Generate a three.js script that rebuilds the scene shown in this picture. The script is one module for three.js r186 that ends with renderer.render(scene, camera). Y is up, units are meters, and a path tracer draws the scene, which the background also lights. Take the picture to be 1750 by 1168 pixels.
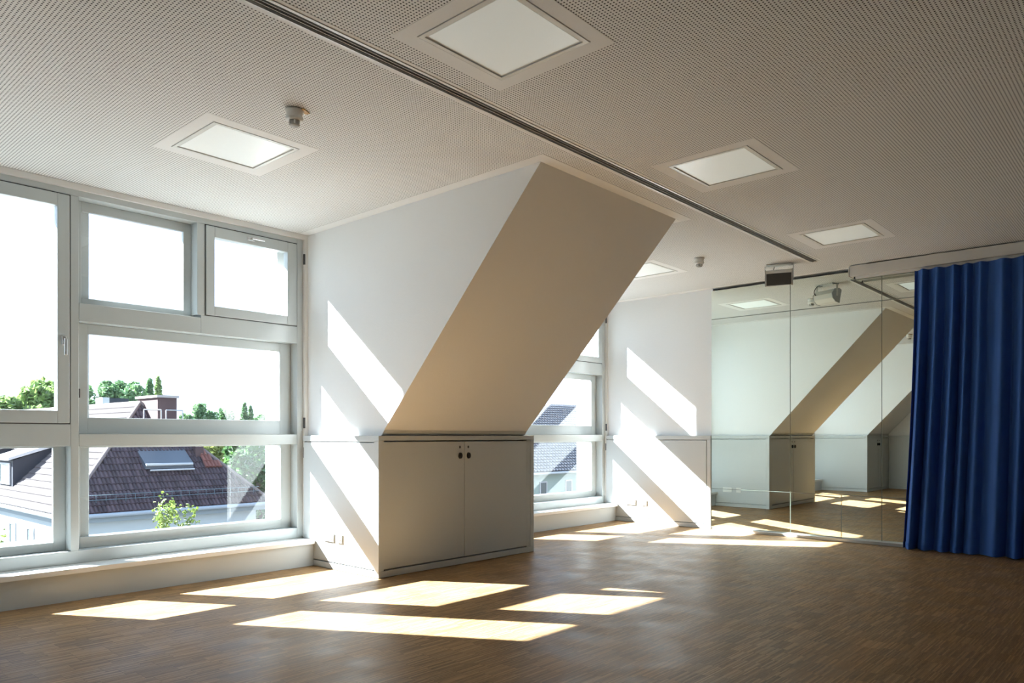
import * as THREE from 'three';
import { RoundedBoxGeometry } from 'three/addons/geometries/RoundedBoxGeometry.js';
import { RectAreaLightUniformsLib } from 'three/addons/lights/RectAreaLightUniformsLib.js';
import { mergeGeometries } from 'three/addons/utils/BufferGeometryUtils.js';

// ------------------------------------------------------------------ camera, sky, sun, exposure
const scene = new THREE.Scene();
const FOCAL = 1278.76, IMG_W = 1750, IMG_H = 1168;
const camera = new THREE.PerspectiveCamera(2 * Math.atan(IMG_H / 2 / FOCAL) * 180 / Math.PI, IMG_W / IMG_H, 0.05, 600);
camera.position.set(0, 1.2, 0);
const YAW = 48.258 * Math.PI / 180;
camera.lookAt(Math.sin(YAW), 1.2, -Math.cos(YAW));
camera.setViewOffset(IMG_W, IMG_H, 875 - 887.05, 584 - 745.03, IMG_W, IMG_H);   // shifted lens: level camera, raised frame
camera.updateProjectionMatrix();

const renderer = new THREE.WebGLRenderer({ antialias: true });
renderer.toneMapping = THREE.LinearToneMapping;
renderer.toneMappingExposure = 1.88;
renderer.shadowMap.enabled = true;
RectAreaLightUniformsLib.init();

{ // hazy bright summer sky: pale at the horizon, light blue above
  const w = 64, h = 64, d = new Float32Array(w * h * 4);
  for (let j = 0; j < h; j++) {
    const el = ((j + 0.5) / h - 0.5) * Math.PI;                 // row 0 is straight down
    const t = Math.max(0, Math.sin(el)), k = Math.pow(t, 0.6);
    const c = el < 0 ? [0.55, 0.53, 0.48] : [1.06 - 0.54 * k, 1.33 - 0.54 * k, 1.66 - 0.42 * k];
    for (let i = 0; i < w; i++) d.set([...c, 1], (j * w + i) * 4);
  }
  const sky = new THREE.DataTexture(d, w, h, THREE.RGBAFormat, THREE.FloatType);
  sky.mapping = THREE.EquirectangularReflectionMapping;
  sky.magFilter = THREE.LinearFilter; sky.needsUpdate = true;
  scene.background = sky;
}
const sun = new THREE.DirectionalLight(new THREE.Color().setRGB(0.93, 1, 1.03), 34);
sun.name = 'sun';
sun.target.position.set(3, 1, -4);
sun.position.set(3 - 0.58 * 30, 1 + 0.82 * 30, -4 - 30);
sun.castShadow = true;
Object.assign(sun.shadow.camera, { left: -14, right: 14, top: 14, bottom: -14, near: 1, far: 90 });
sun.shadow.mapSize.set(4096, 4096);
scene.add(sun, sun.target);

// ------------------------------------------------------------------ helpers
let seed = 7;
const rnd = () => { seed = (seed * 1664525 + 1013904223) >>> 0; return seed / 4294967296; };
const rr = (a, b) => a + (b - a) * rnd();
const lin = (r, g, b) => new THREE.Color().setRGB(r, g, b);
const taken = {};
function numbered(name) { taken[name] = (taken[name] ?? -1) + 1; return taken[name] ? `${name}_${String(taken[name]).padStart(3, '0')}` : name; }
function shade(m) { m.castShadow = true; m.receiveShadow = true; return m; }
function mesh(name, geo, mat, parent) { const m = shade(new THREE.Mesh(geo, mat)); m.name = name; if (parent) parent.add(m); return m; }
function uvMetres(g) {                                            // texture coordinates in metres, by the way each face points
  if (g.index) g = g.toNonIndexed();
  const p = g.attributes.position, n = g.attributes.normal, uv = new Float32Array(p.count * 2);
  for (let i = 0; i < p.count; i++) {
    const ax = Math.abs(n.getX(i)), ay = Math.abs(n.getY(i)), az = Math.abs(n.getZ(i));
    const [a, b] = ay >= ax && ay >= az ? [p.getX(i), p.getZ(i)] : ax >= az ? [p.getZ(i), p.getY(i)] : [p.getX(i), p.getY(i)];
    uv[2 * i] = a; uv[2 * i + 1] = b;
  }
  g.setAttribute('uv', new THREE.BufferAttribute(uv, 2));
  return g;
}
function boxG(x0, x1, y0, y1, z0, z1, r = 0) {
  const w = Math.abs(x1 - x0), h = Math.abs(y1 - y0), d = Math.abs(z1 - z0);
  const g = r > 0 ? new RoundedBoxGeometry(w, h, d, 1, Math.min(r, w / 2.01, h / 2.01, d / 2.01)) : new THREE.BoxGeometry(w, h, d);
  g.translate((x0 + x1) / 2, (y0 + y1) / 2, (z0 + z1) / 2);
  return uvMetres(g);
}
const box = (name, parent, mat, x0, x1, y0, y1, z0, z1, r = 0) => mesh(name, boxG(x0, x1, y0, y1, z0, z1, r), mat, parent);
function prismX(poly, x0, x1) {                                   // polygon in (z, y), extruded along x
  const s = new THREE.Shape(poly.map(([z, y]) => new THREE.Vector2(-z, y)));
  const g = new THREE.ExtrudeGeometry(s, { depth: x1 - x0, bevelEnabled: false });
  g.rotateY(Math.PI / 2); g.translate(x0, 0, 0);                  // (-z, y, d) -> (d, y, z)
  return uvMetres(g);
}
function prismZ(poly, z0, z1) {                                   // polygon in (x, y), extruded along z
  const g = new THREE.ExtrudeGeometry(new THREE.Shape(poly.map(([x, y]) => new THREE.Vector2(x, y))), { depth: z1 - z0, bevelEnabled: false });
  g.translate(0, 0, z0);
  return uvMetres(g);
}
function thing(name, label, category, group) {
  const o = new THREE.Group(); o.name = numbered(name); scene.add(o);
  o.userData = { label, category }; if (group) o.userData.group = group;
  return o;
}
function structure(name, label, category) {
  const o = new THREE.Group(); o.name = name; scene.add(o);
  o.userData = { kind: 'structure', label, category };
  return o;
}
function bar(a, b, r, seg = 6) {                                  // round bar between two points
  const A = new THREE.Vector3(...a), B = new THREE.Vector3(...b), d = B.clone().sub(A);
  const g = new THREE.CylinderGeometry(r, r, d.length(), seg);
  g.applyQuaternion(new THREE.Quaternion().setFromUnitVectors(new THREE.Vector3(0, 1, 0), d.clone().normalize()));
  g.translate(...A.add(B).multiplyScalar(0.5).toArray());
  return g;
}
function lathe(profile, seg = 24) { return new THREE.LatheGeometry(profile.map(([r, y]) => new THREE.Vector2(r, y)), seg); }

// value noise for textures
function noise2(n, cells, s0) {
  const g = new Float32Array(cells * cells); let s = s0 >>> 0;
  for (let i = 0; i < g.length; i++) { s = (s * 1664525 + 1013904223) >>> 0; g[i] = s / 4294967296; }
  const out = new Float32Array(n * n), sm = t => t * t * (3 - 2 * t);
  for (let y = 0; y < n; y++) for (let x = 0; x < n; x++) {
    const fx = x / n * cells, fy = y / n * cells, ix = Math.floor(fx), iy = Math.floor(fy), tx = sm(fx - ix), ty = sm(fy - iy);
    const a = g[iy % cells * cells + ix % cells], b = g[iy % cells * cells + (ix + 1) % cells], c = g[(iy + 1) % cells * cells + ix % cells], e = g[(iy + 1) % cells * cells + (ix + 1) % cells];
    out[y * n + x] = (a + (b - a) * tx) * (1 - ty) + (c + (e - c) * tx) * ty;
  }
  return out;
}
function dataTex(n, m, fill, srgb) {
  const d = new Uint8Array(n * m * 4);
  for (let y = 0; y < m; y++) for (let x = 0; x < n; x++) { const c = fill(x, y); d.set([c[0], c[1], c[2], 255], (y * n + x) * 4); }
  const t = new THREE.DataTexture(d, n, m, THREE.RGBAFormat);
  t.wrapS = t.wrapT = THREE.RepeatWrapping; t.magFilter = THREE.LinearFilter; t.minFilter = THREE.LinearMipmapLinearFilter; t.generateMipmaps = true;
  if (srgb) t.colorSpace = THREE.SRGBColorSpace;
  t.needsUpdate = true;
  return t;
}
const toS = v => Math.max(0, Math.min(255, 255 * (v <= 0.0031308 ? 12.92 * v : 1.055 * Math.pow(v, 1 / 2.4) - 0.055)));

// ------------------------------------------------------------------ materials
const paintNoise = (() => { const a = noise2(256, 96, 11), b = noise2(256, 24, 5); return dataTex(256, 256, (x, y) => { const v = 255 * (0.6 * a[y * 256 + x] + 0.4 * b[y * 256 + x]); return [v, v, v]; }); })();
paintNoise.repeat.set(2.5, 2.5);
const std = (o) => new THREE.MeshStandardMaterial(o);
const M = {};
M.wall = std({ color: lin(0.86, 0.865, 0.86), roughness: 0.85, bumpMap: paintNoise, bumpScale: 0.0006 });
M.plaster = std({ color: lin(0.85, 0.85, 0.84), roughness: 0.9, bumpMap: paintNoise, bumpScale: 0.0006 });
M.grey = std({ color: lin(0.535, 0.56, 0.56), roughness: 0.42 });
M.frame = std({ color: lin(0.52, 0.56, 0.56), roughness: 0.22 });
M.gasket = std({ color: lin(0.03, 0.03, 0.03), roughness: 0.7 });
M.sill = std({ color: lin(0.74, 0.74, 0.72), roughness: 0.3 });
M.white = std({ color: lin(0.78, 0.78, 0.75), roughness: 0.35 });
M.trimWhite = std({ color: lin(0.76, 0.75, 0.72), roughness: 0.5 });
M.steel = std({ color: lin(0.62, 0.62, 0.62), roughness: 0.3, metalness: 1 });
M.darkMetal = std({ color: lin(0.05, 0.05, 0.05), roughness: 0.5 });
M.black = std({ color: lin(0.012, 0.011, 0.011), roughness: 0.45 });
M.sheet = std({ color: lin(0.30, 0.30, 0.29), roughness: 0.6 });
M.slotBlade = std({ color: lin(0.36, 0.34, 0.31), roughness: 0.5 });
M.opal = new THREE.MeshPhysicalMaterial({ color: lin(0.93, 0.94, 0.92), roughness: 0.3, emissive: lin(0.065, 0.08, 0.08) });
M.render = std({ color: lin(0.82, 0.81, 0.78), roughness: 0.9 });
M.zinc = std({ color: lin(0.32, 0.34, 0.35), roughness: 0.3, metalness: 0.6 });
M.mirror = std({ color: lin(0.80, 0.86, 0.80), roughness: 0.0, metalness: 1 });
M.mirrorEdge = std({ color: lin(0.30, 0.34, 0.31), roughness: 0.4 });
M.rail = std({ color: lin(0.55, 0.57, 0.58), roughness: 0.35, metalness: 0.5 });
M.glass = new THREE.MeshPhysicalMaterial({ color: lin(0.97, 0.98, 0.98), roughness: 0, transmission: 1, thickness: 0, ior: 1.95 });
M.curtain = new THREE.MeshPhysicalMaterial({ color: lin(0.034, 0.118, 0.41), roughness: 0.75, sheen: 0.5, sheenRoughness: 0.5, sheenColor: lin(0.10, 0.2, 0.45), side: THREE.DoubleSide });
M.grille = std({ color: lin(0.055, 0.055, 0.05), roughness: 0.6 });
M.tag = std({ color: lin(0.55, 0.30, 0.03), roughness: 0.5 });

{ // strip parquet: oak lamellas 8 mm by 170 mm, taped in blocks of sixteen, laid along x, tile of 2.048 m
  const n = 2048, strips = 256, tone = [], S = 8, LEN = n / 12;   // 1 mm per pixel
  const fine = noise2(n, 512, 3), coarse = noise2(512, 12, 9);
  let s = 99; const r = () => { s = (s * 1664525 + 1013904223) >>> 0; return s / 4294967296; };
  let off = 0, blk = []; for (let k = 0; k < strips; k++) { if (k % 16 === 0) { off = Math.floor(r() * LEN); blk = []; for (let i = 0; i < 12; i++) blk.push(r()); } const row = []; for (let i = 0; i < 12; i++) row.push([r(), r(), blk[i]]); tone.push([off, row]); }
  const col = (x, y) => {
    const k = Math.floor(y / S), [off, row] = tone[k], xx = (x + off) % n, i = Math.min(11, Math.floor(xx / LEN)), [t, w, bt] = row[i];
    const inX = xx % LEN, inY = y % S;
    const g = fine[y * n + ((x >> 3) + 977 * k) % n], c = coarse[((y >> 2) * 512 + (x >> 2))];
    let v = 0.66 + 0.52 * t * t + 0.16 * (bt - 0.5) + 0.22 * (g - 0.5) + 0.18 * (c - 0.5);
    if (inY < 1 || inX < 1.5) v *= 0.6;                          // dark joint between lamellas
    return [v, w];
  };
  const map = dataTex(n, n, (x, y) => { const [v, w] = col(x, y); return [toS(0.375 * v), toS((0.218 + 0.016 * w) * v), toS((0.10 + 0.016 * w) * v)]; }, true);
  map.repeat.set(1 / 2.048, 1 / 2.048);
  const rough = dataTex(512, 512, (x, y) => { const v = 84 + 36 * coarse[y * 512 + x] + 20 * fine[y * 4 * n + x * 4]; return [v, v, v]; });
  rough.repeat.set(1 / 2.048, 1 / 2.048);
  M.floor = new THREE.MeshPhysicalMaterial({ map, roughness: 1, roughnessMap: rough, specularIntensity: 0.14 });
}
{ // perforated acoustic board: 8 mm round holes at 18 mm pitch, dark fleece behind
  const n = 64, hole = (x, y) => { const d = Math.hypot(x - 31.5, y - 31.5) / n * 18; return Math.max(0, Math.min(1, (4.3 - d) / 0.25 + 0.5)); };
  const map = dataTex(n, n, (x, y) => { const t = hole(x, y); return [0.84, 0.84, 0.825].map(c => toS(c * (1 - t) + 0.02 * t)); }, true);
  map.repeat.set(1 / 0.018, 1 / 0.018);
  M.perforated = std({ map, roughness: 0.9 });
}

// ------------------------------------------------------------------ the room
const OFF = k => k * 4.909 - (k < 0 ? 0.07 : 0);
const XM = 8.815;                              // mirror plane
const H = 3.09, PITCH = 4.909, XE = 8.855, XW = -0.65, ZB = 3.4;
const CK_L = 3.946, CK_R = 5.773;              // cheeks of the pier between the two windows
const ZF = -6.22, ZR = -6.33, ZO = -6.39, ZX = -6.6;   // frame face, recessed panes, outer frame face, outer wall face
const SOF_T = -3.32, SOF_B = -5.0875, CAB_Z = -5.045, CAB_Y = 1.20;

{ const f = structure('floor', 'oak strip parquet floor with a satin lacquer', 'floor');
  box('parquet', f, M.floor, XW - 0.1, XE + 0.1, -0.06, 0, ZX + 0.1, ZB + 0.1); }

const LUMS = [[2.3185, -2.7186], [4.6133, -2.7186], [6.9888, -2.7186], [2.13, -4.945], [2.13 + PITCH, -4.945]];
const LS = 0.588, SLOT = [-0.5, 8.19, -3.045, -2.965];
{ const c = structure('ceiling', 'white perforated acoustic plasterboard ceiling', 'ceiling');
  const sh = new THREE.Shape([[XW - 0.1, ZX - 0.02], [XE + 0.3, ZX - 0.02], [XE + 0.3, ZB + 0.1], [XW - 0.1, ZB + 0.1]].map(p => new THREE.Vector2(...p)));
  const rect = (a, b, c2, d) => new THREE.Path([[a, c2], [a, d], [b, d], [b, c2]].map(p => new THREE.Vector2(...p)));
  for (const [x, z] of LUMS) sh.holes.push(rect(x, x + LS, z, z + LS));
  sh.holes.push(rect(...SLOT));
  const g = new THREE.ExtrudeGeometry(sh, { depth: 0.05, bevelEnabled: false });
  g.rotateX(Math.PI / 2); g.translate(0, H + 0.05, 0);
  mesh('perforated_board', g, M.perforated, c);
  const edge = (x0, x1, z0, z1) => box('plain_border', c, M.plaster, x0, x1, H - 0.0015, H, z0, z1);
  for (const [x, z] of LUMS) { const b = 0.085; edge(x - b, x + LS + b, z - b, z - 0.0); edge(x - b, x + LS + b, z + LS, z + LS + b); edge(x - b, x, z, z + LS); edge(x + LS, x + LS + b, z, z + LS); }
  for (const k of [-1, 0]) { const l = Math.max(CK_L + OFF(k), XW + 0.1), r = CK_R + OFF(k);
    edge(l - 0.1, r + 0.1, SOF_T + 0.0005, SOF_T + 0.1); if (k === 0) edge(l - 0.1, l - 0.0005, -6.185, SOF_T); edge(r + 0.0005, r + 0.1, -6.185, SOF_T); }
  edge(XE - 0.1, XE - 0.0005, -6.185, -4.56); edge(XE - 0.1, XM - 0.02, -4.56, ZB); edge(XW + 0.0005, XW + 0.1, SOF_T + 0.1, ZB);
  edge(-0.5, 8.19, SLOT[2] - 0.035, SLOT[2] - 0.012); edge(-0.5, 8.19, SLOT[3] + 0.012, SLOT[3] + 0.035);
}
{ const w = structure('wall_right', 'white end wall carrying the mirrors and the blue curtain', 'wall');
  box('plaster', w, M.wall, XE, XE + 0.3, 0, H, ZX, -4.553);
  box('plaster', w, M.wall, XE, XE + 0.3, 0, 3.056, -4.553, 2.6);              // open slot of 34 mm left under the ceiling above the mirrors
  box('plaster', w, M.wall, XE + 0.22, XE + 0.3, 3.056, H, -4.553, 2.6);
  box('plaster', w, M.wall, XE, XE + 0.3, 0, H, 2.6, ZB); }
{ const w = structure('wall_left', 'white end wall opposite the mirrors', 'wall');
  box('plaster', w, M.wall, XW - 0.3, XW, 0, H, ZX, ZB); }
{ const w = structure('wall_back', 'white long wall opposite the windows', 'wall');
  box('plaster', w, M.wall, XW, XE, 0, H, ZB, ZB + 0.2); }
{ // window side: sloping piers between the dormers, spandrels, outer reveals and lintels
  const w = structure('wall_front', 'window side of the attic with white sloping piers between dormers', 'wall');
  for (const k of [-1, 0]) mesh('sloping_pier', prismX([[ZX, 0.001], [-5.5, 0.001], [-5.5, CAB_Y - 0.012], [SOF_B + (CAB_Y - 0.012 - CAB_Y) * (SOF_T - SOF_B) / (H - CAB_Y), CAB_Y - 0.012], [SOF_T, H - 0.001], [ZX, H - 0.001]], Math.max(CK_L + OFF(k), XW), CK_R + OFF(k)), M.wall, w);
  for (const k of [0, 1]) { const o = OFF(k), a = CK_R + OFF(k - 1), b = CK_L + o;
    box('spandrel', w, M.grey, Math.max(a, XW), b, 0.001, 0.20, -6.02, ZX);
    box('lintel', w, M.render, Math.max(a, XW), b, 3.04, H - 0.001, ZO - 0.001, ZX);
    box('outer_reveal', w, M.render, 3.742 + o, b, 0.20, 3.04, ZO - 0.001, ZX);
    box('outer_reveal', w, M.render, Math.max(a, XW), 1.135 + o, 0.20, 3.04, ZO - 0.001, ZX);
    box('lining_strip', w, M.trimWhite, Math.max(a, XW), b, 3.045, H - 0.002, -6.19, -6.24);
    box('lining_strip', w, M.trimWhite, 3.908 + o, b, 0.245, 3.045, -6.19, -6.24);
    box('lining_strip', w, M.trimWhite, Math.max(a, XW), 0.902 + o, 0.245, 3.045, -6.19, -6.24);
  }
}

// ------------------------------------------------------------------ windows
function frameRect(name, parent, mat, x0, x1, y0, y1, gx0, gx1, gy0, gy1, z0, z1, r = 0.004) {
  const g = mergeGeometries([boxG(x0, gx0, y0, y1, z0, z1, r), boxG(gx1, x1, y0, y1, z0, z1, r), boxG(gx0 - 0.002, gx1 + 0.002, gy1, y1, z0, z1, r), boxG(gx0 - 0.002, gx1 + 0.002, y0, gy0, z0, z1, r)]);
  return mesh(name, g, mat, parent);
}
function handle(parent, x, y, z, horizontal) {
  const rose = new RoundedBoxGeometry(0.03, 0.07, 0.012, 2, 0.005), neck = bar([0, 0, 0], [0, 0, 0.045], 0.009, 10), lever = new RoundedBoxGeometry(0.02, 0.125, 0.014, 2, 0.006);
  lever.translate(0, -0.05, 0.048); rose.translate(0, 0, 0.006);
  const g = mergeGeometries([rose, neck, lever].map(q => q.index ? q.toNonIndexed() : q));
  if (horizontal) g.rotateZ(Math.PI / 2);
  g.translate(x, y, z);
  return mesh('sash_handle', g, M.steel, parent);
}
function makeWindow(n, k, label) {
  const o = OFF(k), W = structure(`window_${n}`, label, 'window');
  const B = (name, x0, x1, y0, y1, z0, z1, mat = M.frame, r = 0.004) => box(name, W, mat, x0 + o, x1 + o, y0, y1, z0, z1, r);
  // fixed skeleton, members flush on the room side
  B('jamb', 3.848, 3.908, 0.24, 3.05, ZF, ZO);
  B('jamb', 0.902, 0.962, 0.24, 3.05, ZF, ZO);
  B('head', 0.962, 3.848, 3.0, 3.05, ZF, ZO);
  B('bottom_rail', 0.962, 3.848, 0.24, 0.335, ZF, ZO);
  B('post', 1.94, 1.997, 0.335, 3.0, ZF, ZR - 0.035);
  B('post', 2.898, 2.964, 2.222, 3.0, ZF, ZR - 0.035);
  B('transom', 1.997, 2.93, 2.064, 2.20, ZF, ZR - 0.035);
  B('transom', 2.93, 3.848, 2.064, 2.222, ZF, ZR - 0.035);
  B('transom', 1.997, 3.848, 1.12, 1.212, ZF, ZR - 0.035);
  B('transom', 0.962, 1.94, 1.12, 1.285, ZF, ZR - 0.035);
  // cover profiles on the outside
  B('outer_post_cover', 1.885, 2.115, 0.335, 3.03, ZR - 0.036, ZO);
  B('outer_post_cover', 2.84, 3.03, 2.2, 3.03, ZR - 0.036, ZO);
  B('outer_transom_cover', 1.135, 1.885, 1.12, 1.28, ZR - 0.036, ZO);
  B('outer_transom_cover', 2.115, 3.742, 1.12, 1.28, ZR - 0.036, ZO);
  B('outer_transom_cover', 2.115, 3.742, 2.033, 2.2, ZR - 0.036, ZO);
  // recessed fixed lights
  const fixed = (x0, x1, y0, y1, gx0, gx1, gy0, gy1) => {
    const f = frameRect('fixed_frame', W, M.frame, x0 + o, x1 + o, y0, y1, gx0 + o, gx1 + o, gy0, gy1, ZR, ZR - 0.034);
    const p = box('glass_pane', f, M.glass, gx0 - 0.004 + o, gx1 + 0.004 + o, gy0 - 0.004, gy1 + 0.004, ZR - 0.018, ZR - 0.0185);
    p.geometry = new THREE.PlaneGeometry(gx1 - gx0 + 0.008, gy1 - gy0 + 0.008); p.geometry.translate((gx0 + gx1) / 2 + o, (gy0 + gy1) / 2, ZR - 0.018);
    return f;
  };
  fixed(1.997, 2.898, 2.20, 3.0, 2.05, 2.832, 2.26, 2.925);
  const mid = fixed(1.997, 3.848, 1.212, 2.064, 2.093, 3.732, 1.34, 1.985);
  fixed(1.997, 3.848, 0.335, 1.12, 2.04, 3.742, 0.42, 1.108);
  fixed(0.962, 1.94, 0.335, 1.12, 1.05, 1.857, 0.40, 1.108);
  mesh('sash_handle', boxG(2.02 + o, 2.032 + o, 1.49, 1.56, ZR + 0.001, ZR + 0.03, 0.004), M.darkMetal, mid);
  // opening sashes standing proud of the skeleton
  const sash = (x0, x1, y0, y1, gx0, gx1, gy0, gy1) => {
    const s = frameRect('casement_sash', W, M.frame, x0 + o, x1 + o, y0, y1, gx0 + o, gx1 + o, gy0, gy1, ZF + 0.012, ZF - 0.06, 0.006);
    const g = new THREE.PlaneGeometry(gx1 - gx0 + 0.004, gy1 - gy0 + 0.004); g.translate((gx0 + gx1) / 2 + o, (gy0 + gy1) / 2, ZF - 0.03);
    mesh('sash_glass', g, M.glass, s);
    mesh('gasket', mergeGeometries([boxG(x0 - 0.008 + o, x1 + 0.008 + o, y1, y1 + 0.008, ZF - 0.004, ZF - 0.06), boxG(x0 - 0.008 + o, x1 + 0.008 + o, y0 - 0.008, y0, ZF - 0.004, ZF - 0.06), boxG(x0 - 0.008 + o, x0 + o, y0, y1, ZF - 0.004, ZF - 0.06), boxG(x1 + o, x1 + 0.008 + o, y0, y1, ZF - 0.004, ZF - 0.06)]), M.darkMetal, s);
    return s;
  };
  const tall = sash(0.97, 1.932, 1.293, 2.992, 1.06, 1.849, 1.386, 2.90);
  handle(tall, 1.89 + o, 1.905, ZF + 0.012, false);
  const top = sash(2.972, 3.84, 2.229, 2.992, 3.047, 3.742, 2.31, 2.898);
  handle(top, 3.375 + o, 2.948, ZF + 0.012, true);
  for (const y of [2.86, 1.32, 1.04]) B('hinge', 3.900, 3.916, y - 0.05, y + 0.05, -6.188, -6.205, M.darkMetal, 0.003);
  const sl = box('window_sill', W, M.sill, 0.864 + o, 3.889 + o, 0.202, 0.24, -5.985, -6.24, 0.004); sl.userData.label = 'white window sill board';
  box('outer_sill', W, M.zinc, 1.136 + o, 3.741 + o, 0.36, 0.395, ZO - 0.002, ZX - 0.05);
  return W;
}
makeWindow(1, 0, 'grey framed dormer window beside the sunlit cheek with the tiled roof outside');
makeWindow(2, 1, 'grey framed dormer window half hidden behind the sloping pier, beside the mirror wall');

// ------------------------------------------------------------------ wainscot on the cheeks
let trimN = 0;
function wainscot(face, dir, z0, z1, label) {           // face: x of the panel surface; dir: way it points along x (-1 or 1)
  const t = structure(`trim_${++trimN}`, label, 'wainscot'), th = 0.055;
  const B = (name, y0, y1, a, b, d0, d1, r = 0.003) => box(name, t, M.grey, face - dir * d0, face - dir * d1, y0, y1, a, b, r);
  B('backing', 0.002, CAB_Y - 0.004, z0, z1, 0.035, th, 0);
  B('top_rail', CAB_Y - 0.052, CAB_Y, z0, z1, 0, 0.035);
  B('bottom_rail', 0.002, 0.055, z0, z1, 0, 0.035);
  B('stile', 0.055, CAB_Y - 0.052, z1 - 0.05, z1, 0, 0.035);
  B('panel', 0.064, CAB_Y - 0.061, z0 + 0.002, z1 - 0.06, 0.003, 0.034);
}
wainscot(3.891, -1, -6.19, -5.047, 'grey panelled dado on the sunlit pier cheek, with sockets');
wainscot(5.828, 1, -6.19, -5.047, 'grey panelled dado on the pier cheek that the mirror shows');
wainscot(8.80, -1, -6.19, -4.56, 'grey panelled dado between dormer window and mirror');
wainscot(5.828 + OFF(-1), 1, -6.19, -5.047, 'grey panelled dado on the far pier cheek seen in the mirror');
wainscot(XW + 0.055, 1, -5.02, 0.5, 'grey panelled dado on the end wall opposite the mirror');
for (const k of [-1, 0]) {
  const t = structure(`trim_${++trimN}`, 'grey cover strip along the foot of the sloping pier face', 'trim'), sl = (SOF_T - SOF_B) / (H - CAB_Y), z = y => SOF_B + (y - CAB_Y) * sl;
  mesh('cover_strip', prismX([[z(1.203), 1.203], [z(1.203) + 0.006, 1.203], [z(1.245) + 0.006, 1.245], [z(1.245), 1.245]], Math.max(CK_L + OFF(k), XW) + 0.001, CK_R - 0.001 + OFF(k)), M.grey, t);
}

// ------------------------------------------------------------------ built-in cabinets under the slopes
function cabinet(o, x0, x1, xi0, mid, label) {
  const c = thing('built_in_cabinet', label, 'cabinet'), zf = CAB_Z;
  const B = (name, parent, a, b, y0, y1, z0, z1, r = 0.003, mat = M.grey) => box(name, parent, mat, a + o, b + o, y0, y1, z0, z1, r);
  B('carcass', c, xi0 + 0.002, CK_R - 0.002, 0.004, CAB_Y - 0.015, -5.498, zf - 0.062, 0);
  B('top_rail', c, x0, x1, CAB_Y - 0.042, CAB_Y, zf - 0.06, zf);
  B('bottom_rail', c, x0, x1, 0.003, 0.058, zf - 0.06, zf);
  B('stile', c, x0, x0 + 0.037, 0.058, CAB_Y - 0.042, zf - 0.06, zf);
  B('stile', c, x1 - 0.055, x1, 0.058, CAB_Y - 0.042, zf - 0.06, zf);
  for (const [a, b, kx] of [[x0 + 0.049, mid - 0.0025, mid - 0.058], [mid + 0.0025, x1 - 0.067, mid + 0.05]]) {
    const d = B('door', c, a, b, 0.07, CAB_Y - 0.054, zf - 0.021, zf - 0.003);
    const knob = lathe([[0, 0.022], [0.014, 0.022], [0.019, 0.017], [0.019, 0.006], [0.021, 0.0], [0, 0.0]], 16); knob.scale(1, 1, 1.45); knob.rotateX(Math.PI / 2); knob.translate(kx + o, 1.014, zf - 0.003);
    mesh('turn_knob', knob, M.black, d);
    const key = lathe([[0, 0.004], [0.008, 0.004], [0.010, 0], [0, 0]], 12); key.scale(1, 1, 1.3); key.rotateX(Math.PI / 2); key.translate(kx + o, 1.094, zf - 0.003);
    mesh('lock', key, M.darkMetal, d);
  }
}
cabinet(0, 3.889, 5.885, CK_L, 4.889, 'grey two-door cabinet under the sloping pier between the two windows');
cabinet(OFF(-1), XW + 0.003 - OFF(-1), 5.885, XW + 0.003 - OFF(-1), 5.12, 'grey two-door cabinet under the far sloping pier, visible only in the mirror');

// ------------------------------------------------------------------ sockets
function socket(x, dir, y, z, gang, label) {
  const s = thing('wall_socket', label, 'socket', 'white sockets on the dado panels');
  const w = 0.081 * gang, g = new RoundedBoxGeometry(0.006, 0.081, w, 2, 0.0028); g.translate(x + dir * 0.003, y, z);
  mesh('cover_plate', g, M.white, s);
  for (let i = 0; i < gang; i++) { const c = lathe([[0, 0.001], [0.018, 0.001], [0.020, 0.005], [0.023, 0.005], [0.023, 0]], 20); c.rotateZ(-dir * Math.PI / 2); c.translate(x + dir * 0.0045, y, z + (i - (gang - 1) / 2) * 0.075);
    mesh('socket_insert', c, M.white, s); }
}
socket(3.8875, -1, 0.288, -5.767, 2, 'white double socket on the sunlit dado of the pier cheek');
socket(3.8875, -1, 0.288, -5.60, 1, 'white single socket on the sunlit dado of the pier cheek');
socket(8.7965, -1, 0.28, -5.769, 2, 'white double socket on the dado beside the mirror');
socket(8.7965, -1, 0.28, -5.55, 1, 'white single socket on the dado beside the mirror');
socket(5.8315, 1, 0.285, -5.80, 2, 'white double socket on the pier cheek, seen in the mirror');
socket(5.8315, 1, 0.285, -5.60, 1, 'white single socket on the pier cheek, seen in the mirror');

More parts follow.
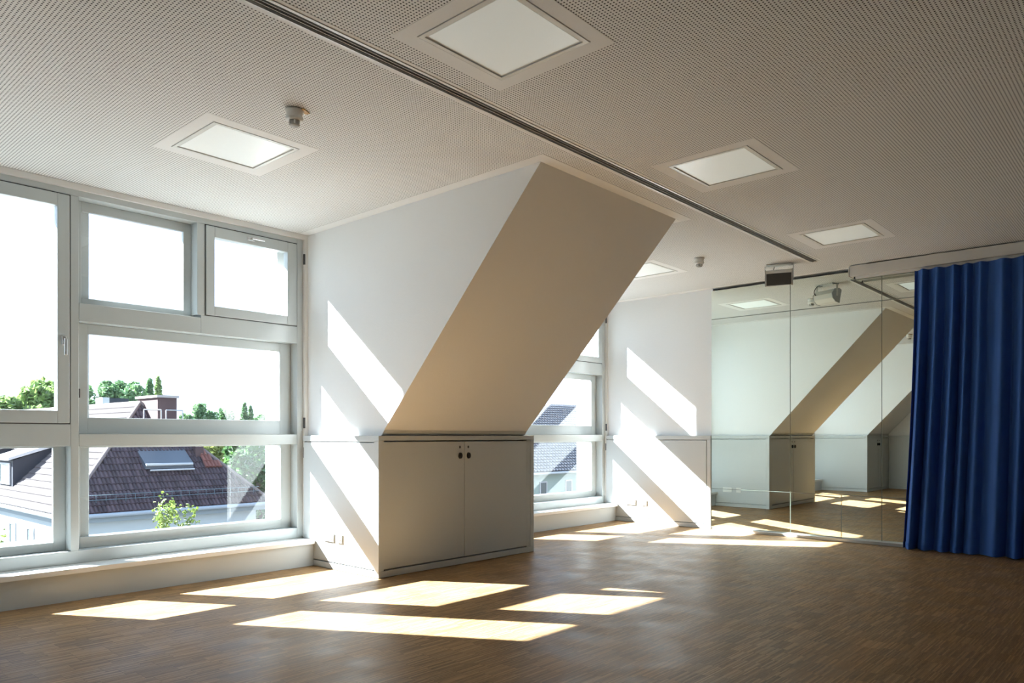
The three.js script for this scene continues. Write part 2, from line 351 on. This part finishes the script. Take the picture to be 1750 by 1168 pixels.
// ------------------------------------------------------------------ ceiling fittings
const lumLabels = ['square flush ceiling light across the air slot, farthest from the mirror', 'square flush ceiling light across the air slot from the top of the sloping pier', 'square flush ceiling light nearest the curtain track', 'square flush ceiling light in the dormer with the tall casement, beside a smoke detector', 'square flush ceiling light in the dormer beside the mirror, half hidden by the pier'];
LUMS.forEach(([x, z], i) => {
  const l = thing('ceiling_light', lumLabels[i], 'ceiling light', 'square ceiling lights'), b = 0.022, y = H - 0.004;
  const ring = (q, y0, y1, a) => mergeGeometries([boxG(x + a, x + LS - a, y0, y1, z + a, z + a + q), boxG(x + a, x + LS - a, y0, y1, z + LS - a - q, z + LS - a), boxG(x + a, x + a + q, y0, y1, z + a + q, z + LS - a - q), boxG(x + LS - a - q, x + LS - a, y0, y1, z + a + q, z + LS - a - q)]);
  mesh('outer_frame', ring(b, y, H + 0.03, 0.005), M.white, l);
  mesh('inner_frame', ring(0.010, H + 0.002, H + 0.03, 0.005 + b + 0.003), M.trimWhite, l);
  box('opal_diffuser', l, M.opal, x + 0.0405, x + LS - 0.0405, H + 0.001, H + 0.006, z + 0.0405, z + LS - 0.0405);
  const ra = new THREE.RectAreaLight(lin(0.73, 0.97, 1), 0.08, LS - 0.081, LS - 0.081); ra.position.set(x + LS / 2, H - 0.0005, z + LS / 2); ra.rotation.x = -Math.PI / 2; ra.name = 'lamp_glow'; l.add(ra);
  box('housing', l, M.darkMetal, x + 0.002, x + LS - 0.002, H + 0.032, H + 0.1, z + 0.002, z + LS - 0.002);
});
{ const s = thing('air_slot_diffuser', 'long black three-slot air outlet running along the ceiling', 'air vent'), [a, b, c, d] = SLOT;
  for (const [z0, z1] of [[c - 0.011, c + 0.006], [d - 0.006, d + 0.011]]) box('edge_profile', s, M.white, a, b, H - 0.006, H + 0.012, z0, z1);
  box('end_cap', s, M.white, b - 0.006, b + 0.006, H - 0.004, H + 0.012, c + 0.006, d - 0.006);
  for (let i = 1; i < 3; i++) { const z = c + 0.006 + (d - c - 0.012) * i / 3; box('blade', s, M.slotBlade, a, b - 0.006, H - 0.003, H + 0.03, z - 0.0022, z + 0.0022); }
  mesh('plenum', mergeGeometries([boxG(a - 0.01, b + 0.01, H + 0.42, H + 0.43, c - 0.01, d + 0.01), boxG(a - 0.01, b + 0.01, H + 0.051, H + 0.42, c - 0.01, c - 0.001), boxG(a - 0.01, b + 0.01, H + 0.051, H + 0.42, d + 0.001, d + 0.01),
    boxG(a - 0.01, a, H + 0.051, H + 0.42, c, d), boxG(b, b + 0.01, H + 0.051, H + 0.42, c, d), boxG(a, b, H + 0.013, H + 0.0505, c + 0.0005, c + 0.002), boxG(a, b, H + 0.013, H + 0.0505, d - 0.002, d - 0.0005)]), M.sheet, s);
}
function detector(x, z, tagged, label) {
  const d = thing('smoke_detector', label, 'smoke detector', 'smoke detectors on the ceiling');
  const at = g => { g.translate(x, H, z); return g; };
  mesh('base', at(lathe([[0, 0], [0.052, 0], [0.052, -0.012], [0.046, -0.016], [0.046, -0.042], [0.05, -0.046], [0.05, -0.058], [0.034, -0.066], [0, -0.066]])), M.white, d);
  mesh('sensor_head', at(lathe([[0, -0.066], [0.030, -0.066], [0.030, -0.088], [0.024, -0.096], [0, -0.1]])), std({ color: lin(0.42, 0.42, 0.40), roughness: 0.5 }), d);
  for (let i = 0; i < 6; i++) { const g = new THREE.BoxGeometry(0.006, 0.022, 0.008); g.translate(0.031, -0.077, 0); g.rotateY(i * Math.PI / 3); mesh('cage_rib', at(g), M.white, d); }
  if (tagged) { const t = mesh('paper_tag', (() => { const g = new THREE.BoxGeometry(0.07, 0.004, 0.03); g.rotateY(0.5); g.translate(x + 0.045, H - 0.005, z + 0.035); return g; })(), M.tag, d); t.userData.label = 'orange-yellow tag'; }
}
detector(2.37, -3.86, true, 'white smoke detector with a yellow tag beside the tall casement dormer light');
detector(7.218, -3.87, false, 'white smoke detector on the ceiling between pier and loudspeaker');

// loudspeaker on a ceiling bracket
{ const s = thing('loudspeaker', 'small white loudspeaker with dark grille hanging from the ceiling by the mirror', 'loudspeaker');
  const inner = new THREE.Group(); s.position.set(8.08, H - 0.001, -3.36); s.rotation.y = 0.34;      // faces -x, turned towards the room
  // in own axes: front points to -x, length along z
  const L = 0.135, tilt = g => { g.rotateZ(0.22); g.translate(0.0, -0.15, 0); return g; };
  const prof = [[-0.07, -0.076], [-0.07, 0.085], [-0.03, 0.095], [0.04, 0.07], [0.085, 0.0], [0.06, -0.05], [0.0, -0.08]];
  mesh('cabinet', tilt(prismZ(prof, -L, L)), M.white, s);
  mesh('grille', tilt(boxG(-0.079, -0.0705, -0.070, 0.058, -L + 0.006, L - 0.006, 0.003)), M.grille, s);
  for (const z of [-1, 1]) mesh('end_cap', tilt(prismZ(prof.map(([x, y]) => [x * 1.04, y * 1.06]), z > 0 ? L + 0.0005 : -L - 0.0095, z > 0 ? L + 0.0095 : -L - 0.0005)), M.grey, s);
  mesh('ceiling_plate', boxG(-0.06, 0.06, -0.012, 0, -0.13, 0.13, 0.003), M.white, s);
  for (const z of [-1, 1]) { mesh('bracket_arm', boxG(-0.015, 0.015, -0.16, -0.012, z > 0 ? L + 0.011 : -L - 0.017, z > 0 ? L + 0.017 : -L - 0.011, 0.001), M.white, s); mesh('bracket_foot', boxG(-0.015, 0.015, -0.018, -0.012, z > 0 ? 0.1 : -L - 0.017, z > 0 ? L + 0.017 : -0.1, 0.001), M.white, s); }
  mesh('cable', new THREE.TubeGeometry(new THREE.CatmullRomCurve3([[0.02, -0.012, -0.05], [0.09, -0.02, -0.06], [0.12, -0.06, -0.08], [0.11, -0.1, -0.1], [0.075, -0.13, -0.1]].map(p => new THREE.Vector3(...p))), 20, 0.005, 6), M.darkMetal, s);
}

// ------------------------------------------------------------------ mirrors on the end wall
{ const m = thing('dance_mirror', 'large frameless mirror of greenish panels covering the end wall', 'mirror');
  const cols = [-4.556, -3.528, -2.507, -1.487, -0.467, 0.553, 1.573, 2.6], rows = [[0.036, 0.520], [0.526, 2.686], [2.694, 3.055]];
  rows.forEach(([y0, y1], r) => { let edges = cols.slice();
    if (r === 0) edges = [-4.556, -3.528, -2.938, -2.507, -1.487, -0.467, 0.553, 1.573, 2.6];
    for (let i = 0; i + 1 < edges.length; i++) {
      const p = box('mirror_panel', m, M.mirror, XM, XM + 0.006, y0, y1, edges[i] + 0.004, edges[i + 1] - 0.004);
      p.userData.label = r === 0 ? 'low mirror panel' : r === 1 ? 'tall mirror panel' : 'narrow top mirror panel';
    } });
  box('backing_board', m, M.mirrorEdge, XM + 0.0065, XE - 0.0005, 0.036, 3.055, -4.553, 2.6);
  const br = box('base_rail', m, M.rail, 8.735, XE - 0.0005, 0.0005, 0.034, -4.5, 2.6, 0.003); br.userData.label = 'grey metal floor rail';
}
// ------------------------------------------------------------------ curtain and its track
{ const t = thing('curtain_track', 'white curtain track box under the ceiling in front of the mirror', 'curtain track');
  box('cover_box', t, M.trimWhite, 8.625, 8.735, 2.965, H - 0.012, -2.79, 0.4, 0.004);
  box('end_plate', t, M.white, 8.62, 8.74, 2.96, H - 0.012, -2.80, -2.791, 0.002);
  for (let i = 0; i < 5; i++) box('ceiling_bracket', t, M.white, 8.645, 8.715, H - 0.0118, H - 0.0016, -2.74 + i * 0.75, -2.62 + i * 0.75);
  box('track_rail', t, M.white, 8.665, 8.695, 2.94, 2.9645, -2.74, 0.4, 0.002);
  box('end_stop', t, M.darkMetal, 8.662, 8.698, 2.938, 2.962, -2.755, -2.741, 0.002);
}
{ const c = thing('stage_curtain', 'dark blue floor-length pleated curtain in front of the mirror', 'curtain');
  const NU = 760, NV = 40, pos = [], uv = [], idx = [];
  const folds = []; let s = 4242; const r = () => { s = (s * 1664525 + 1013904223) >>> 0; return s / 4294967296; };
  let ph = 0; const phases = [0]; for (let i = 1; i <= NU; i++) { ph += (2 * Math.PI * 17 / NU) * (1 + 0.26 * Math.sin(i * 0.041 + 1.3) + 0.14 * Math.sin(i * 0.017)); phases.push(ph); }
  const amp = i => 0.92 + 0.16 * Math.sin(i * 0.023 + 0.4) + 0.14 * Math.sin(i * 0.053 + 1);
  for (let j = 0; j <= NV; j++) { const v = j / NV, y = 2.936 - v * (2.936 - 0.012), spread = 1 + 0.05 * Math.pow(v, 1.5);
    for (let i = 0; i <= NU; i++) { const u = i / NU, z = 0.3 - (0.3 + 2.14) * (1 - u) * spread - 0.0;
      const a = (0.04 + 0.032 * Math.min(1, v * 1.6)) * amp(i), p = phases[i] + 0.35 * v * Math.sin(i * 0.017);
      const x = 8.636 + a * (Math.sin(p) + 0.3 * Math.sin(2 * p + 0.7)) * (0.85 + 0.15 * Math.sin(v * 3 + i * 0.011)) - 0.012 * v;
      pos.push(Math.min(x, 8.724), y, z + 0.012 * Math.cos(p) * (0.4 + v)); uv.push(u * 2.4, v * 2.9); } }
  for (let j = 0; j < NV; j++) for (let i = 0; i < NU; i++) { const a = j * (NU + 1) + i, b = a + 1, d = a + NU + 1, e = d + 1; idx.push(a, d, b, b, d, e); }
  const g = new THREE.BufferGeometry(); g.setAttribute('position', new THREE.Float32BufferAttribute(pos, 3)); g.setAttribute('uv', new THREE.Float32BufferAttribute(uv, 2)); g.setIndex(idx); g.computeVertexNormals();
  mesh('fabric', g, M.curtain, c);
  // sewn hem: the lowest 6 cm doubled on the room side
  const hp = [], hi = []; const W1 = NU + 1, j0 = NV; for (let k = 0; k < 2; k++) for (let i = 0; i <= NU; i++) { const q = (j0 * W1 + i) * 3; hp.push(pos[q] - 0.0035, k ? 0.075 : 0.011, pos[q + 2]); }
  for (let i = 0; i < NU; i++) hi.push(i, i + 1, W1 + i, i + 1, W1 + i + 1, W1 + i);
  const hg = new THREE.BufferGeometry(); hg.setAttribute('position', new THREE.Float32BufferAttribute(hp, 3)); hg.setIndex(hi); hg.computeVertexNormals();
  mesh('hem', hg, M.curtain, c);
}

// ------------------------------------------------------------------ outside: ground, houses, trees
{ const g = structure('ground', 'ground between the houses, far below the windows', 'ground');
  box('paving', g, std({ color: lin(0.075, 0.08, 0.078), roughness: 1 }), -700, 1500, -9.2, -9, -1600, -7.5); }

function tiles(parent, name, org, uDir, vDir, inside, uLen, vLen, tw, th, base, vary, mat) {
  // rows of small curved tiles on a roof plane, joined into one part; every tile has its own tone
  const U = new THREE.Vector3(...uDir).normalize(), V = new THREE.Vector3(...vDir).normalize(), N = U.clone().cross(V).normalize(); if (N.y < 0) N.negate();
  const pos = [], col = [], nor = []; const O = new THREE.Vector3(...org), q = new THREE.Vector3();
  const put = (u, v, n) => { q.copy(O).addScaledVector(U, u).addScaledVector(V, v).addScaledVector(N, n); return [q.x, q.y, q.z]; };
  const prof = [[0, 0.0], [0.25, 0.045], [0.5, 0.055], [0.75, 0.03], [1, 0.0]];
  for (let v = 0; v < vLen; v += th) for (let u = 0; u < uLen; u += tw) {
    if (!inside(u + tw / 2, v + th / 2)) continue;
    const k = 1 + (rnd() - 0.5) * vary, c = base.map(b => b * k);
    for (let i = 0; i < 4; i++) { const [a, ha] = prof[i], [b, hb] = prof[i + 1];
      const A = put(u + a * tw, v - 0.02, ha + 0.05), B = put(u + b * tw, v - 0.02, hb + 0.05), C = put(u + b * tw, v + th + 0.02, hb + 0.015), D = put(u + a * tw, v + th + 0.02, ha + 0.015), E = put(u + a * tw, v - 0.02, 0), F = put(u + b * tw, v - 0.02, 0);
      pos.push(...A, ...B, ...C, ...A, ...C, ...D, ...E, ...F, ...B, ...E, ...B, ...A); for (let m = 0; m < 12; m++) col.push(...c); }
  }
  const g = new THREE.BufferGeometry(); g.setAttribute('position', new THREE.Float32BufferAttribute(pos, 3)); g.setAttribute('color', new THREE.Float32BufferAttribute(col, 3)); g.computeVertexNormals();
  const m = mesh(name, g, mat, parent); m.userData.kind = 'stuff'; return m;
}
M.tile = std({ color: 0xffffff, vertexColors: true, roughness: 0.75, side: THREE.DoubleSide });
M.slate = std({ color: lin(0.018, 0.022, 0.034), roughness: 0.6 });
M.pane = std({ color: lin(0.10, 0.13, 0.14), roughness: 0.08 });
M.outFrame = std({ color: lin(0.5, 0.5, 0.5), roughness: 0.5 });
M.brick = std({ color: lin(0.10, 0.062, 0.06), roughness: 0.9 });
function houseWindow(parent, along, x, y, z, w, h) {     // along 'x': faces +z; 'z': faces -x
  const f = along === 'x' ? mesh('window', mergeGeometries([boxG(x, x + 0.08, y, y + h, z, z + 0.05), boxG(x + w - 0.08, x + w, y, y + h, z, z + 0.05), boxG(x + 0.08, x + w - 0.08, y, y + 0.08, z, z + 0.05), boxG(x + 0.08, x + w - 0.08, y + h - 0.08, y + h, z, z + 0.05)]), M.outFrame, parent)
    : mesh('window', mergeGeometries([boxG(x - 0.05, x, y, y + h, z, z + 0.08), boxG(x - 0.05, x, y, y + h, z + w - 0.08, z + w), boxG(x - 0.05, x, y, y + 0.08, z + 0.08, z + w - 0.08), boxG(x - 0.05, x, y + h - 0.08, y + h, z + 0.08, z + w - 0.08)]), M.outFrame, parent);
  if (along === 'x') box('pane', f, M.pane, x + 0.08, x + w - 0.08, y + 0.08, y + h - 0.08, z, z + 0.02); else box('pane', f, M.pane, x - 0.02, x, y + 0.08, y + h - 0.08, z + 0.08, z + w - 0.08);
}
{ // hipped house with brown tiles, parallel to the room's window wall
  const h = thing('hipped_house', 'white house with brown tiled hip roof outside the window', 'house');
  const xL = 9.1, xR = 17.25, zF = -30, zN = -56, yE = -1.68, ax = 13.35, az = -34.05, yA = 2.58, ov = 0.45;
  const rise = yA - yE, run = ax - xL, sl = Math.hypot(rise, run), fl = Math.hypot(rise, zF - az);
  box('wall', h, std({ color: lin(0.48, 0.52, 0.53), roughness: 0.9 }), xL + 0.15, xR - ov, -9, yE - 0.12, zN, zF - ov);
  const roofG = new THREE.BufferGeometry(); { const A = [xL, yE, zF], B = [xR, yE, zF], C = [xR, yE, zN], D = [xL, yE, zN], E = [ax, yA, az], F = [ax, yA, zN];
    const P = [A, B, E, B, C, F, B, F, E, D, A, E, D, E, F, C, D, F, A, D, C, A, C, B].flat(); roofG.setAttribute('position', new THREE.Float32BufferAttribute(P, 3)); roofG.computeVertexNormals(); }
  mesh('roof_deck', roofG, std({ color: lin(0.05, 0.035, 0.035), roughness: 0.9, side: THREE.DoubleSide }), h);
  const red = (u, v) => false;
  const inFront = (u, v) => { const t = v / fl; return u > t * (ax - xL) + 0.06 && u < (xR - xL) - t * (xR - ax) - 0.06; };
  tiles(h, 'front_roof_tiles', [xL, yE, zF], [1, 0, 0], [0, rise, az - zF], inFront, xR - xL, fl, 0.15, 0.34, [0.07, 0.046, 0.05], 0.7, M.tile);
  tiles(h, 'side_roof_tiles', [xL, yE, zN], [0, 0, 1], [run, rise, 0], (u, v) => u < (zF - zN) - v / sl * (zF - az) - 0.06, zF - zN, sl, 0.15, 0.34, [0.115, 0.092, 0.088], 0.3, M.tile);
  for (const [a, b] of [[[xL, yE + 0.04, zF], [ax, yA + 0.05, az]], [[xR, yE + 0.04, zF], [ax, yA + 0.06, az]], [[ax, yA + 0.06, az], [ax, yA + 0.06, zN]]]) mesh('ridge_cap', bar(a, b, 0.08, 8), std({ color: lin(0.20, 0.155, 0.14), roughness: 0.8 }), h);
  mesh('gutter', mergeGeometries([bar([xL - 0.08, yE - 0.08, zF + 0.08], [xR + 0.08, yE - 0.08, zF + 0.08], 0.085, 8), bar([xL - 0.08, yE - 0.08, zF + 0.08], [xL - 0.08, yE - 0.08, zN], 0.085, 8)]), std({ color: lin(0.34, 0.37, 0.40), roughness: 0.5 }), h);
  box('fascia', h, std({ color: lin(0.26, 0.30, 0.32), roughness: 0.7 }), xL + 0.02, xR - 0.02, yE - 0.34, yE - 0.12, zN, zF - 0.06);
  // snow guard along the front eave
  { const gs = []; const y0 = yE + 0.35, z0 = zF - 0.3; for (let x = xL + 0.5; x < xR - 0.4; x += 0.35) gs.push(bar([x, y0 - 0.02, z0], [x, y0 + 0.30, z0], 0.012, 4)); gs.push(bar([xL + 0.4, y0 + 0.3, z0], [xR - 0.4, y0 + 0.3, z0], 0.015, 4), bar([xL + 0.4, y0 + 0.12, z0], [xR - 0.4, y0 + 0.12, z0], 0.015, 4)); mesh('snow_guard', mergeGeometries(gs), std({ color: lin(0.13, 0.17, 0.19), roughness: 0.5 }), h); }
  // chimney at the hip end and step grids on the tiles below it
  const ch = mesh('chimney', boxG(13.45, 14.25, 0.6, 2.82, -34.6, -32.5), M.brick, h); box('chimney_cap', ch, std({ color: lin(0.42, 0.38, 0.36), roughness: 0.8 }), 13.38, 14.32, 2.82, 2.92, -34.68, -32.42);
  for (const x of [12.75, 13.65]) { const y = 1.98, z = -32.15; mesh('step_grid', mergeGeometries([bar([x, y - 0.25, z], [x, y + 0.3, z], 0.025, 4), bar([x + 0.7, y - 0.25, z], [x + 0.7, y + 0.3, z], 0.025, 4), bar([x, y + 0.3, z], [x + 0.7, y + 0.3, z], 0.025, 4), bar([x, y - 0.1, z], [x + 0.7, y - 0.1, z], 0.025, 4)]), M.outFrame, h); }
  // zinc clad dormer low on the front slope
  const dz = std({ color: lin(0.10, 0.115, 0.135), roughness: 0.5 }), D = mesh('zinc_dormer', prismX([[-31.25, -0.15], [-31.25, 0.05], [-33.2, 1.35], [-33.3, 0.7]], 12.45, 14.4), dz, h);
  mesh('dormer_gutter', bar([12.45, 0.02, -31.2], [14.35, 0.02, -31.2], 0.06, 6), M.outFrame, D); mesh('dormer_gutter', bar([12.6, -0.2, -31.15], [14.4, -0.2, -31.15], 0.04, 6), M.outFrame, D);
  box('flue', h, M.brick, 14.75, 15.1, -0.1, 1.2, -32.2, -31.8);
  // repaired orange tiles right of the flue
  tiles(h, 'orange_roof_tiles', [xL, yE + 0.05, zF + 0.05], [1, 0, 0], [0, rise, az - zF], (u, v) => { const t = v / fl; return u > 5.85 && u < (xR - xL) - t * (xR - ax) - 0.12 && v > 1.95 && v < 3.5; }, xR - xL, fl, 0.15, 0.34, [0.20, 0.075, 0.055], 0.25, M.tile);
  // slate dormers on the sunlit side slope
  for (const [z, w] of [[-38.2, 2.2], [-44.5, 2.2], [-50.5, 2.2]]) {
    const d = mesh('slate_dormer', prismZ([[9.65, -1.15], [9.65, 0.12], [12.3, 1.05], [12.3, 0.9]], z - w, z), M.slate, h);
    mesh('dormer_roof', prismZ([[9.45, 0.12], [9.45, 0.24], [12.35, 1.27], [12.35, 1.07]], z - w - 0.12, z + 0.12), M.outFrame, d);
    houseWindow(h, 'z', 9.64, -0.95, z - w + 0.3, w - 0.6, 0.95);
  }
  for (const [z, w, y, hh] of [[-37.0, 0.85, -3.35, 0.95], [-34.6, 0.85, -3.05, 0.62], [-41, 0.85, -3.35, 0.95]]) houseWindow(h, 'z', xL + 0.15, y, z, w, hh);
}
{ // long slate roofed house seen through the window beside the mirror
  const h = thing('slate_house', 'pale green house with long grey slate roof outside the window by the mirror', 'house');
  const x0 = 27, x1 = 62, zF = -30, zR = -36.5, yE = -1.12, yR = 3.45;
  box('wall', h, std({ color: lin(0.33, 0.40, 0.35), roughness: 0.9 }), x0 + 0.4, x1 - 0.4, -9, yE, -43, zF - 0.4);
  mesh('roof_deck', prismX([[zF, yE], [zF, yE + 0.1], [zR, yR], [-43, yE + 0.1], [-43, yE]], x0, x1), std({ color: lin(0.13, 0.14, 0.17), roughness: 0.8 }), h);
  const L = Math.hypot(yR - yE, zF - zR);
  tiles(h, 'roof_slates', [x0, yE + 0.06, zF], [1, 0, 0], [0, yR - yE, zR - zF], () => true, x1 - x0, L, 0.3, 0.3, [0.05, 0.056, 0.072], 0.12, M.tile);
  mesh('gutter', bar([x0, yE - 0.05, zF + 0.07], [x1, yE - 0.05, zF + 0.07], 0.08, 8), M.outFrame, h);
  for (const x of [33.2, 36.0, 38.6, 41.5, 44.5]) houseWindow(h, 'x', x, -2.55, zF - 0.4, 0.72, 0.85);
}
{ // row of flat rooftop structures behind the hipped house
  const h = thing('rear_house', 'far house with dark box dormers behind the tiled ridge', 'house');
  box('wall', h, M.render, 12, 25.6, -9, 2.9, -78, -66);
  for (const [x, xw, x1, y] of [[15.1, 15.3, 16.87, 3.62], [17.67, 18.02, 19.25, 3.76], [22.92, 23.45, 24.95, 4.3]]) { const d = mesh('box_dormer', boxG(xw, x1, 2.9, y, -67.5, -66), M.slate, h); box('dormer_front', d, M.outFrame, x, xw, 2.9, y + 0.03, -67.5, -66); }
}
// trees: trunk and a crown of many small leaf sprays
const leafG = (() => { const g = new THREE.BufferGeometry(); g.setAttribute('position', new THREE.Float32BufferAttribute([-0.5, 0, 0, 0, 0.18, 0.25, 0.5, 0, 0, 0, -0.05, -0.45, -0.5, 0, 0, 0, -0.1, 0.5, 0.5, 0, 0, 0, 0.18, 0.25], 3)); g.setIndex([0, 1, 2, 0, 2, 3, 4, 5, 6, 4, 6, 7]); g.computeVertexNormals(); return g; })();
M.leaf = new THREE.MeshPhysicalMaterial({ color: 0xffffff, roughness: 0.9, transmission: 0.35, thickness: 0, side: THREE.DoubleSide });
M.bark = std({ color: lin(0.10, 0.07, 0.05), roughness: 1 });
function tree(name, label, x, yTop, z, rx, ry, count, size, c, conifer, group) {
  const t = thing(name, label, 'tree', group); t.position.set(x, -9, z);
  const top = yTop + 9, cy = top - ry;
  mesh('trunk', (() => { const g = new THREE.CylinderGeometry(rx * 0.05 + 0.03, rx * 0.09 + 0.05, cy, 8); g.translate(0, cy / 2, 0); return g; })(), M.bark, t);
  const f = new THREE.InstancedMesh(leafG, M.leaf, count), m = new THREE.Matrix4(), q = new THREE.Quaternion(), e = new THREE.Euler(), col = new THREE.Color();
  const lobes = []; for (let i = 0; i < 14; i++) { const a = rr(0, 6.28), u = rr(-0.75, 0.8), r = Math.sqrt(1 - u * u) * rr(0.35, 0.8); lobes.push([r * Math.cos(a), u * 0.75, r * Math.sin(a), rr(0.28, 0.45)]); }
  for (let i = 0; i < count; i++) {
    let px, py, pz;
    if (conifer) { const v = Math.pow(rnd(), 0.7), a = rr(0, 6.28), r = Math.sin(Math.PI * Math.min(1, 0.15 + v * 0.85) * 0.5) * (v < 0.02 ? 0.1 : 1) * Math.sqrt(rnd()); px = r * Math.cos(a) * rx; pz = r * Math.sin(a) * rx; py = top - v * 2 * ry; }
    else { const L = lobes[Math.floor(rnd() * lobes.length)], u = rr(-1, 1), a = rr(0, 6.28), r = L[3] * Math.cbrt(rr(0.3, 1)), s = Math.sqrt(1 - u * u); px = (L[0] + r * s * Math.cos(a)) * rx; py = cy + (L[1] + r * u) * ry; pz = (L[2] + r * s * Math.sin(a)) * rx; }
    e.set(rr(-1.2, 1.2), rr(0, 6.28), rr(-1.2, 1.2)); const k = size * rr(0.7, 1.4);
    m.compose(new THREE.Vector3(px, py, pz), q.setFromEuler(e), new THREE.Vector3(k, k, k)); f.setMatrixAt(i, m);
    const b = rr(0.75, 1.3); f.setColorAt(i, col.setRGB(c[0] * b, c[1] * b, c[2] * b * rr(0.8, 1.2)));
  }
  f.name = 'foliage'; f.userData.kind = 'stuff'; shade(f); t.add(f);
  return t;
}
const G1 = [0.25, 0.36, 0.12], G2 = [0.18, 0.31, 0.14], G3 = [0.25, 0.36, 0.13];
const back = 'trees beyond the tiled ridge';
tree('leafy_tree', 'light green tree beyond the ridge, seen through the tall casement', 14.3, 4.7, -62, 2.9, 3.4, 3400, 0.45, G1, false, back);
tree('leafy_tree', 'light green shrubby tree in the gap between two taller ones behind the tall casement', 15.6, 4.3, -60.5, 2.2, 3.0, 2600, 0.45, G1, false, back);
tree('leafy_tree', 'light green bushy tree next to the tall casement handle post', 17.6, 5.4, -62, 2.3, 3.6, 3200, 0.45, G1, false, back);
tree('leafy_tree', 'dark green tree beside the round crowned one', 36.9, 7.9, -110, 3.0, 4, 2400, 0.6, G2, false, back);
tree('leafy_tree', 'round crowned green tree above the tiled ridge', 40.7, 9.6, -110, 3.5, 4.6, 4200, 0.55, G2, false, back);
tree('poplar_tree', 'narrow dark green upright tree behind the chimney', 44.4, 9.4, -110, 0.85, 3.6, 1200, 0.45, G2, true, back);
tree('poplar_tree', 'narrow light green upright tree behind the chimney', 45.6, 9.6, -110, 0.8, 3.8, 1200, 0.45, G3, true, back);
const far = 'far trees between chimney and window jamb';
for (const [u, y, r, h2, cone, lab] of [[70.7, 8.4, 1.5, 3.4, false, 'far tree with the tallest lopsided crown'], [73.1, 7.0, 1.5, 2.6, false, 'low far tree touching the lopsided one'], [76.0, 7.3, 1.7, 2.8, false, 'far tree in the middle between lopsided tree and spires'], [80.1, 8.2, 0.9, 2.8, true, 'taller of two far pointed trees'], [81.5, 7.7, 0.7, 2.6, true, 'shorter of two far pointed trees'], [67.6, 5.7, 2.2, 1.8, false, 'lowest far tree next to the chimney'], [84.4, 6.1, 2.2, 2.0, false, 'low far tree beside the window jamb']])
  tree(cone ? 'pointed_tree' : 'far_tree', lab, u, y, -150, r, h2, 800, 0.5, G2, cone, far);
tree('leafy_tree', 'dense green tree beside the eave of the hipped house', 20.6, 1.5, -37, 2.6, 2.8, 4200, 0.34, [0.11, 0.22, 0.075], false);
tree('leafy_tree', 'yellow green tree behind the orange patch of roof tiles', 29.3, 1.5, -60, 2.9, 3.2, 3400, 0.45, [0.30, 0.34, 0.09], false);
tree('young_tree', 'young light green tree in front of the white house wall', 6.95, 0.12, -16, 0.5, 0.95, 520, 0.075, [0.20, 0.27, 0.06], false);
tree('young_tree', 'light green treetop at the lower corner of the small pane by the white wall', 5.5, -1.25, -24, 0.75, 0.9, 420, 0.12, [0.20, 0.27, 0.06], false);

renderer.render(scene, camera);
